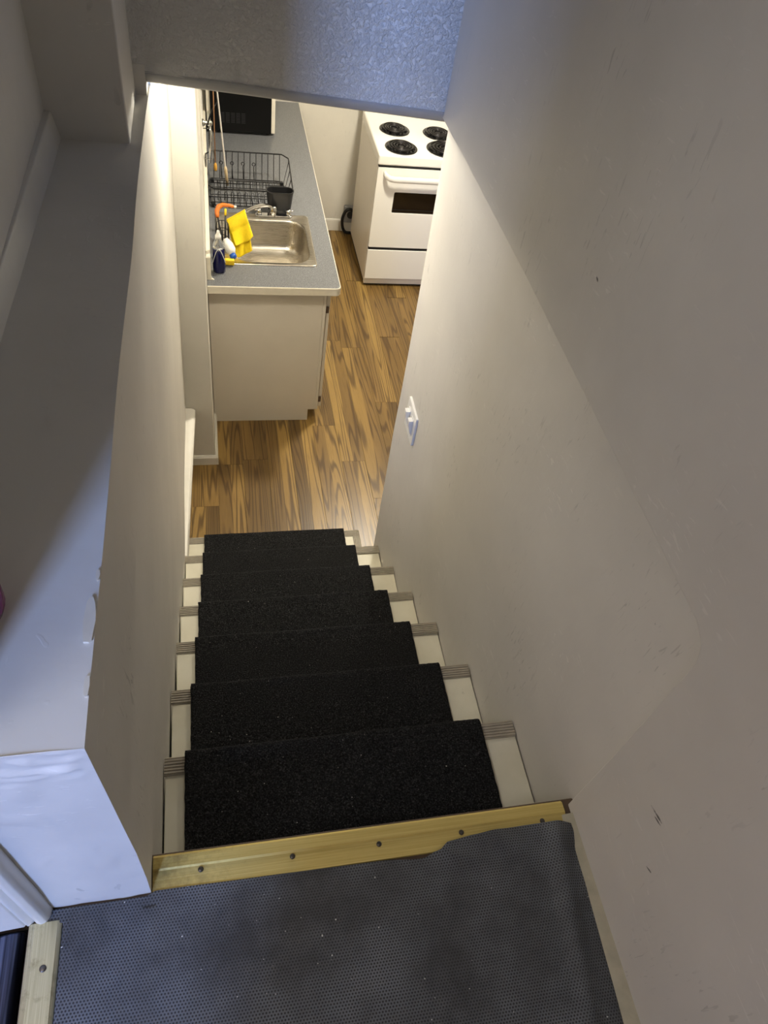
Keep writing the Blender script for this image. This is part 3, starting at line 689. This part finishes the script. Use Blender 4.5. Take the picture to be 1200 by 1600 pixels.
# utensil caddy: small dark wire cup holding brushes
cx, cy = .190, 2.945
kd = thing('brush_caddy', (cx, cy, CT+.004), 'dark wire caddy holding scrubbing tools on the sink rim', 'caddy')
mb = MB()
for z in (.006, .035, .07, .108): mb.tube([(cx+.030*math.cos(a), cy+.046*math.sin(a), CT+z) for a in [2*math.pi*k/20 for k in range(20)]], .0016, 6, True)
for k in range(12): a = 2*math.pi*k/12; mb.tube([(cx+.030*math.cos(a), cy+.046*math.sin(a), CT+.006), (cx+.030*math.cos(a), cy+.046*math.sin(a), CT+.108)], .0019, 6)
mb.build('wire_basket', 'wire_black', kd)
MB().lathe([(.024, 0), (.024, .003)], (cx, cy, CT+.0045), 20, 1.15, 1.75).build('base', 'plastic_black', kd)
b1 = thing('dish_brush', (cx, cy+.02, CT+.01), 'dish brush with a curved orange handle leaning in the caddy', 'brush')
MB().tube([(.193, 2.945, CT+.012), (.184, 2.99, CT+.05), (.176, 3.03, CT+.072), (.172, 3.055, CT+.085)], .0042, 8).build('shaft', 'plastic_black', b1, smooth=True)
MB().tube([(.172, 3.055, CT+.085), (.169, 3.068, CT+.094), (.169, 3.082, CT+.106), (.178, 3.098, CT+.118), (.198, 3.11, CT+.122), (.228, 3.106, CT+.122), (.25, 3.10, CT+.121)], .008, 10, radii=[.007, .0105, .012, .012, .0105, .0085, .007]).build('handle', 'orange', b1, smooth=True)
MB().tube([(.25, 3.10, CT+.121), (.262, 3.098, CT+.120)], .0062, 10).build('handle_tip', 'plastic_white', b1, smooth=True)
b2 = thing('scrub_stick', (cx, cy-.01, CT+.01), 'slim yellow and black scrubbing stick standing in the caddy', 'brush')
MB().tube([(.200, 2.925, CT+.012), (.205, 2.955, CT+.10), (.207, 2.985, CT+.135)], .0045, 8).build('handle', 'plastic_black', b2, smooth=True)
MB().tube([(.207, 2.985, CT+.135), (.2085, 3.005, CT+.158)], .0055, 8).build('grip', 'yellow_sponge', b2, smooth=True)
b3 = thing('scrub_wand', (.218, 2.82, CT+.012), 'white soap wand with a blue collar lying on the sponge', 'brush')
MB().tube([(.203, 2.868, CT+.078), (.213, 2.845, CT+.066), (.224, 2.822, CT+.052), (.232, 2.806, CT+.042)], .014, 14, radii=[.014, .023, .024, .015]).build('handle', 'plastic_white', b3, smooth=True)
MB().tube([(.228, 2.812, CT+.044), (.236, 2.797, CT+.033), (.239, 2.792, CT+.030)], .012, 12, radii=[.015, .0155, .012]).build('collar', 'blue_plastic', b3, smooth=True)
mb = MB().box(-.026, .026, -.011, .011, 0, .026)
o = mb.build('sponge', 'yellow_sponge', bevel=.004); o.location = (.212, 2.778, CT+.0065); o.rotation_euler.z = -.05
tag(o, 'small yellow sponge at the front left sink corner', 'sponge')
# dish rack
rk = thing('dish_rack', (.34, 3.48, CT), 'black wire dish rack on the worktop behind the sink', 'dish rack')
RB = (.142, .532, 3.312, 3.600); zb = CT+.014
mb = MB(); RTp = (.124, .560, 3.335, 3.672)
def rrect(x0, x1, y0, y1, c, z0, z1=None):     # chamfered loop; z0 front, z1 back
    z1 = z0 if z1 is None else z1; f = lambda y: z0+(z1-z0)*(y-y0)/(y1-y0)
    P2 = [(x0+c, y0), (x1-c, y0), (x1, y0+c), (x1, y1-c), (x1-c, y1), (x0+c, y1), (x0, y1-c), (x0, y0+c)]
    return [(x, y, f(y)) for x, y in P2]
mb = MB().tube(rrect(*RTp, .035, CT+.088, CT+.128), .0035, 8, True)
mb.tube(rrect(RB[0], RB[1], RB[2], RB[3], .02, zb), .0033, 8, True)
mb.build('frame', 'wire_black', rk, smooth=True)
def wire(pts, r=.0023): return MB().tube(pts, r, 6).build('wire', 'wire_black', rk, smooth=True)
for k in range(12):     # back uprights
    f = k/11; xb_ = RB[0]+.02+f*(RB[1]-RB[0]-.04); xt = RTp[0]+.045+f*(RTp[1]-RTp[0]-.09)
    wire([(xb_, RB[2], zb), (xb_, RB[3], zb), (xt, RTp[3], CT+.128)])
for k in range(4):
    y = RB[2]+.03+k*(RB[3]-RB[2]-.05)/3.; zt = CT+.088+.04*(y-RB[2])/(RB[3]-RB[2])
    wire([(RTp[0], y+.03, zt), (RB[0], y, zb+.001), (RB[1], y, zb+.001), (RTp[1], y+.03, zt)])
for k in range(12):
    f = k/11; xb_ = RB[0]+.02+f*(RB[1]-RB[0]-.04)
    wire([(xb_, RB[2], zb), (xb_-.004, RTp[2]-.012, CT+.050), (xb_-.006, RTp[2]-.008, CT+.052)])
wire([(RB[0]-.01, RTp[2]-.010, CT+.051), (RB[1]+.012, RTp[2]-.010, CT+.051)], .0024)
wire([(RB[0], RB[3]-.11, zb+.028), (RB[1], RB[3]-.11, zb+.028)], .0022)
for k in range(4):      # hooked plate pins along the back
    x = .178+.056+.057*k-.03; hy = RB[3]-.0; 
    L = [(x, hy, zb), (x-.001, hy+.02, CT+.075)]
    for q in range(9): a = -math.pi/2+.3+q*(2*math.pi-.7)/8; L.append((x-.001+.0085*math.cos(a), hy+.028, CT+.086+.0085*math.sin(a)))
    wire(L)
for k in range(9):      # plate loops in the base
    x = .185+.034*k
    for yy in (RB[2]+.055, RB[3]-.11):
        wire([(x-.008, yy, zb), (x-.007, yy, zb+.035)]+[(x+.007*math.cos(a), yy, zb+.037+.007*math.sin(a)) for a in (math.pi, 2.2, 1.57, .9, 0)]+[(x+.007, yy, zb+.035), (x+.008, yy, zb)], .0015)
for (x, y) in ((RB[0]+.01, RB[2]+.012), (RB[1]-.01, RB[2]+.012), (RB[0]+.01, RB[3]-.012), (RB[1]-.01, RB[3]-.012)):
    MB().box(x-.008, x+.008, y-.010, y+.010, CT+.0005, zb+.004).build('foot', 'rubber_black', rk, bevel=.002)
# cutlery cup hung on the rack
cp = thing('cutlery_cup', (.486, 3.285, CT+.02), 'black plastic cutlery cup at the front of the dish rack', 'cup')
def stad(x0, x1, y0, y1, z): r = (y1-y0)/2-.0001; return [(x, y, z) for x, y in rbox(x0, x1, y0, y1, r, 8)]
seq = [stad(.428, .545, 3.266, 3.306, CT+.022), stad(.418, .556, 3.250, 3.318, CT+.118), stad(.415, .559, 3.247, 3.321, CT+.120), stad(.415, .559, 3.247, 3.321, CT+.124), stad(.420, .554, 3.252, 3.316, CT+.123), stad(.430, .543, 3.268, 3.304, CT+.026)]
mb = MB(); nn = len(seq[0])
for r_ in seq: mb.v += r_
for i in range(len(seq)-1):
    for k in range(nn): l = (k+1) % nn; mb.f.append((i*nn+k, i*nn+l, (i+1)*nn+l, (i+1)*nn+k))
mb.f += [tuple(range(nn))[::-1], tuple((len(seq)-1)*nn+k for k in range(nn))]
mb.build('cup_body', 'plastic_black', cp, smooth=False)
# microwave
mw = thing('microwave', (.33, 4.36, CT), 'black microwave with cream side edges on the worktop by the back wall', 'microwave')
my0, my1, mx0, mx1, mz0, mz1 = 4.185, 4.55, .136, .530, CT+.014, CT+.30
MB().box(mx0, mx1, my0+.004, my1, mz0, mz1).build('case', 'cream', mw, bevel=.004)
MB().box(mx0+.022, mx1-.022, my0-.004, my0+.006, mz0, mz1-.01).build('back_panel', 'black_metal', mw, bevel=.002)
for r_ in range(7):
    for c_ in range(5):
        x = .215+c_*.030; z = mz0+.052+r_*.0085
        MB().box(x, x+.022, my0-.0058, my0-.003, z, z+.0035).build('vent_louvre', 'plastic_black', mw)
for (x, y) in ((mx0+.04, my0+.03), (mx1-.04, my0+.03), (mx0+.04, my1-.03), (mx1-.04, my1-.03)): MB().lathe([(.012, 0), (.012, .015)], (x, y, CT+.0005), 12).build('foot', 'rubber_black', mw)
MB().tube([(.20, my0-.002, mz0+.16), (.17, my0-.03, mz0+.13), (.148, my0-.03, mz0+.07), (.140, my0-.02, mz0+.03), (.1385, my0+.0, mz0-.004), (.1355, my0+.08, CT+.012)], .0045, 8).build('power_cord', 'rubber_black', mw, smooth=True)
# window crank
ck = thing('window_crank', (.117, 3.40, 1.25), 'chrome window crank lever beside the hanging blind cords', 'crank')
mb = MB().lathe([(.017, 0), (.017, .006), (.012, .010), (.009, .014), (.009, .030)], (0, 0, 0), 20)
o = mb.build('rosette', 'chrome', ck, smooth=True); o.matrix_parent_inverse = Matrix.Identity(4); o.rotation_euler = (0, math.pi/2, 0); o.location = (0, 0, 0)
o = MB().lathe([(.010, -.010), (.013, -.006), (.013, .006), (.010, .010)], (0, 0, 0), 18).build('pivot', 'chrome', ck, smooth=True); o.matrix_parent_inverse = Matrix.Identity(4); o.rotation_euler = (math.pi/2, 0, 0); o.location = (.036, 0, 0)
MB().tube([(.153, 3.40, 1.25), (.153, 3.395, 1.20), (.150, 3.392, 1.13), (.146, 3.39, 1.065)], .007, 10, radii=[.006, .0085, .0075, .004]).build('lever', 'chrome', ck, smooth=True)
MB().tube([(.119, 3.40, 1.225), (.158, 3.40, 1.225), (.162, 3.40, 1.20), (.164, 3.40, 1.085), (.158, 3.40, 1.078), (.119, 3.40, 1.078)], .0022, 8).build('wire_guard', 'chrome', ck, smooth=True)
# blind cords
c1 = thing('hanging_cord', (.172, 3.55, .95), 'thin tan blind cord ending in a wooden tassel', 'cord')
MB().tube([(.1765, 3.55, 1.90), (.1755, 3.55, 1.4), (.173, 3.55, .99)], .0028, 8).build('cord', 'cord_tan', c1, smooth=True)
MB().lathe([(.003, .042), (.007, .034), (.0085, .018), (.008, .004), (.005, 0)], (.1725, 3.55, .950), 14).build('tassel', 'tassel', c1, smooth=True)
c2 = thing('blind_wand', (.235, 3.50, .92), 'white twisted blind wand with a pale wooden grip', 'wand')
MB().tube([(.150, 3.52, 1.90), (.222, 3.50, 1.00)], .0042, 6).build('rod', 'cord_white', c2, smooth=False)
MB().tube([(.222, 3.50, 1.00), (.2235, 3.50, .985), (.230, 3.50, .90)], .007, 10, radii=[.005, .0078, .0078]).build('grip', 'beige_wood', c2, smooth=True)
hb = struct(MB().box(.118, .19, 3.2, 4.28, 1.90, 1.95).build('trim_blind_rail', 'trim_white', bevel=.003))

# ------------------------------------------------------------------ stove
X0, X1, YF, YB = 1.134, 1.712, 3.975, 4.62
sv = thing('stove', ((X0+X1)/2, 4.3, 0), 'white electric stove with four black coil burners', 'stove')
MB().box(X0, X1, YF+.02, YB, .045, .865).build('body', 'enamel_side', sv, bevel=.003)
MB().box(X0+.012, X1-.012, YF+.035, YB-.02, 0.0, .05).build('plinth', 'dark_gap', sv)
MB().box(X0+.004, X1-.004, YF+.012, YF+.04, .020, .062).build('kick_plate', 'enamel_side', sv, bevel=.002)
MB().box(X0-.004, X1+.004, YF-.008, YB, .838, .903).build('cooktop', 'enamel', sv, bevel=.012, seg=4)
dr = MB().box(X0+.002, X1-.002, YF-.004, YF+.02, .066, .281).build('drawer', 'enamel', sv, bevel=.004)
MB().box(X0+.006, X1-.006, YF+.001, YF+.0195, .2815, .3025).build('drawer_gap', 'dark_gap', dr)
dz0, dz1 = .303, .826
dwx0, dwx1, dwz0, dwz1 = 1.256, 1.590, .540, .678
mb = MB().box(X0+.002, X1-.002, YF-.006, YF+.02, dz0, dwz0); mb.box(X0+.002, X1-.002, YF-.006, YF+.02, dwz1, dz1); mb.box(X0+.002, dwx0, YF-.006, YF+.02, dwz0, dwz1); mb.box(dwx1, X1-.002, YF-.006, YF+.02, dwz0, dwz1)
bm = bmesh.new()
ou = rbox(X0+.002, X1-.002, dz0, dz1, .008, 3); ho = rbox(dwx0, dwx1, dwz0, dwz1, .010, 3); rings2 = []
for y in (YF-.006, YF+.02):
    o1 = [bm.verts.new((x, y, z)) for x, z in ou]; h1 = [bm.verts.new((x, y, z)) for x, z in ho]
    e = [bm.edges.new((L[i], L[(i+1) % len(L)])) for L in (o1, h1) for i in range(len(L))]
    bmesh.ops.triangle_fill(bm, edges=e, use_beauty=True); rings2.append((o1, h1))
for A, B in zip(rings2[0], rings2[1]):
    for i in range(len(A)): j = (i+1) % len(A); bm.faces.new((A[i], A[j], B[j], B[i]))
bmesh.ops.recalc_face_normals(bm, faces=bm.faces); me = bpy.data.meshes.new('oven_door'); bm.to_mesh(me); bm.free(); me.materials.append(MAT['enamel'])
od = bpy.data.objects.new('oven_door', me); COL.objects.link(od); od.parent = sv; od.matrix_parent_inverse = Matrix.Translation(-sv.location)
MB().box(dwx0-.004, dwx1+.004, YF+.002, YF+.012, dwz0-.004, dwz1+.004).build('oven_window', 'black_glass', od)
MB().box(dwx0+.002, dwx1-.002, YF-.001, YF+.001, dwz0+.020, dwz0+.0225).build('window_line', 'plastic_black', od)
MB().box(X0+.004, X1-.004, YF-.002, YF+.03, .826, .838).build('vent_gap', 'dark_gap', sv)
hx = [(X0+.045, YF-.004, .790), (X0+.052, YF-.024, .784), (X0+.072, YF-.043, .778), (X0+.10, YF-.050, .776), (X1-.10, YF-.050, .776), (X1-.072, YF-.043, .778), (X1-.052, YF-.024, .784), (X1-.045, YF-.004, .790)]
mb = MB(); b_ = len(mb.v)
for i, p in enumerate(hx):
    a = Vector(hx[max(0, i-1)]); c_ = Vector(hx[min(len(hx)-1, i+1)]); d_ = (c_-a).normalized(); up = Vector((0, 0, 1)); wv = d_.cross(up).normalized()
    for k in range(12): t_ = 2*math.pi*k/12; mb.v.append(tuple(Vector(p)+wv*(.010*math.cos(t_))+up*(.019*math.sin(t_))))
for i in range(len(hx)-1):
    for k in range(12): l = (k+1) % 12; mb.f.append((i*12+k, i*12+l, (i+1)*12+l, (i+1)*12+k))
mb.f += [tuple(range(12))[::-1], tuple((len(hx)-1)*12+k for k in range(12))]
mb.build('handle', 'enamel', od, smooth=True)
bgd = MB().prism([(YB-.055, .900), (YB-.045, .925), (YB-.030, 1.09), (YB, 1.10), (YB, .86)], lambda p: (X0, p[0], p[1]), lambda p: (X1, p[0], p[1])).build('backguard', 'enamel', sv, bevel=.004)
for k in range(5):
    x = X0+.09+k*(X1-X0-.18)/4
    o = MB().lathe([(.022, 0), (.020, .016), (.012, .018)], (0, 0, 0), 18).build('knob', 'plastic_black', bgd, smooth=True)
    o.matrix_parent_inverse = Matrix.Identity(4); o.rotation_euler = (math.pi/2+.09, 0, 0); o.location = (x, YB-.036, 1.02)
ZC = .903
for (bx, by, R) in ((1.287, 4.325, .094), (1.565, 4.305, .094), (1.284, 4.075, .098), (1.562, 4.085, .112)):
    mb = MB().lathe([(R, .0), (R+.003, .003), (R, .006), (R-.006, .005), (R-.012, .001), (R-.03, .0004)], (bx, by, ZC), 40)
    bu = mb.build('burner', 'pan_black', sv, smooth=True)
    sp2 = []; turns = 3.6; nS = 150
    for q in range(nS+1):
        a = turns*2*math.pi*q/nS; rr_ = .020+(R-.016-.020)*q/nS; sp2.append((bx+rr_*math.cos(a), by+rr_*math.sin(a), ZC+.013))
    MB().tube(sp2, .0046, 8).build('coil', 'burner_black', bu, smooth=True)
    MB().box(bx-R+.012, bx+R-.012, by-.003, by+.003, ZC+.003, ZC+.009).lathe([(.016, .002), (.016, .011)], (bx, by, ZC), 16).build('support', 'burner_black', bu)
# stove cord and wall outlet
ol = thing('wall_outlet', (1.135, KY, .14), 'grey stove outlet low on the back wall behind the stove', 'outlet')
MB().box(1.085, 1.175, KY-.035, KY-.0005, .08, .20).build('box', 'trim_grey', ol, bevel=.004)
MB().lathe([(.028, 0), (.028, .003)], (0, 0, 0), 18).build('socket', 'plastic_black', ol)
o = ol.children[-1]; o.matrix_parent_inverse = Matrix.Identity(4); o.rotation_euler = (math.pi/2, 0, 0); o.location = (0, -.035, .0)
pc = MB().tube(smooth_path([(1.155, KY-.04, .15), (1.145, KY-.065, .18), (1.12, KY-.075, .205), (1.088, KY-.075, .19), (1.070, KY-.07, .13), (1.078, KY-.06, .06), (1.10, KY-.06, .022), (1.14, KY-.06, .014), (1.20, KY-.055, .014)]), .0105, 10).build('power_cable', 'rubber_black', smooth=True)
tag(pc, 'thick black cable looping out behind the stove', 'cable')

# ------------------------------------------------------------------ lamps
def fixture(loc, zc, label, power, color, drop=.225, soft=None):
    f = thing('ceiling_lamp', (loc[0], loc[1], zc), label, 'lamp')
    k = drop/.225
    MB().lathe([(.07, 0), (.07, -.02*k), (.025, -.04*k), (.022, -.08*k)], (loc[0], loc[1], zc), 20).build('base', 'plastic_white', f, smooth=True)
    MB().lathe([(.014, .0), (.03, .03*k), (.03, .05*k), (.018, .075*k), (.014, .09*k)], (loc[0], loc[1], zc-.17*k), 18).build('bulb', 'bulb_glow', f, smooth=True)
    point('lamp_light', (loc[0], loc[1], zc-drop), power, color, soft or (.05 if drop > .2 else .03))
f = thing('ceiling_lamp', (LA[0], LA[1], KZ), 'flush round ceiling lamp in front of the stove', 'lamp')
MB().lathe([(.15, 0), (.15, -.03), (.135, -.034)], (LA[0], LA[1], KZ), 32).build('base', 'plastic_white', f)
MB().lathe([(.134, 0), (.13, -.004), (.05, -.006)], (LA[0], LA[1], KZ-.034), 32).build('diffuser', 'bulb_glow', f)
la = area('lamp_light', (LA[0], LA[1], KZ-.045), (LA[0], LA[1], 0), .2, .2, PA, WARM); la.data.shape = 'DISK'
fixture(LB, 2.36, 'bare bulb ceiling lamp above the foot of the stairs', PB, WARM, .28)
fixture(LC, 4.02, 'added unseen fill lamp in the side hall next to the landing', PC, (.95, .97, 1), .225, .28)  # added fill lamp, brightens the right wall and the landing
struct(MB().box(-1.0, -.8, -.88, -.68, 4.02, HZ).build('trim_hall_beam', 'hall_panel'))
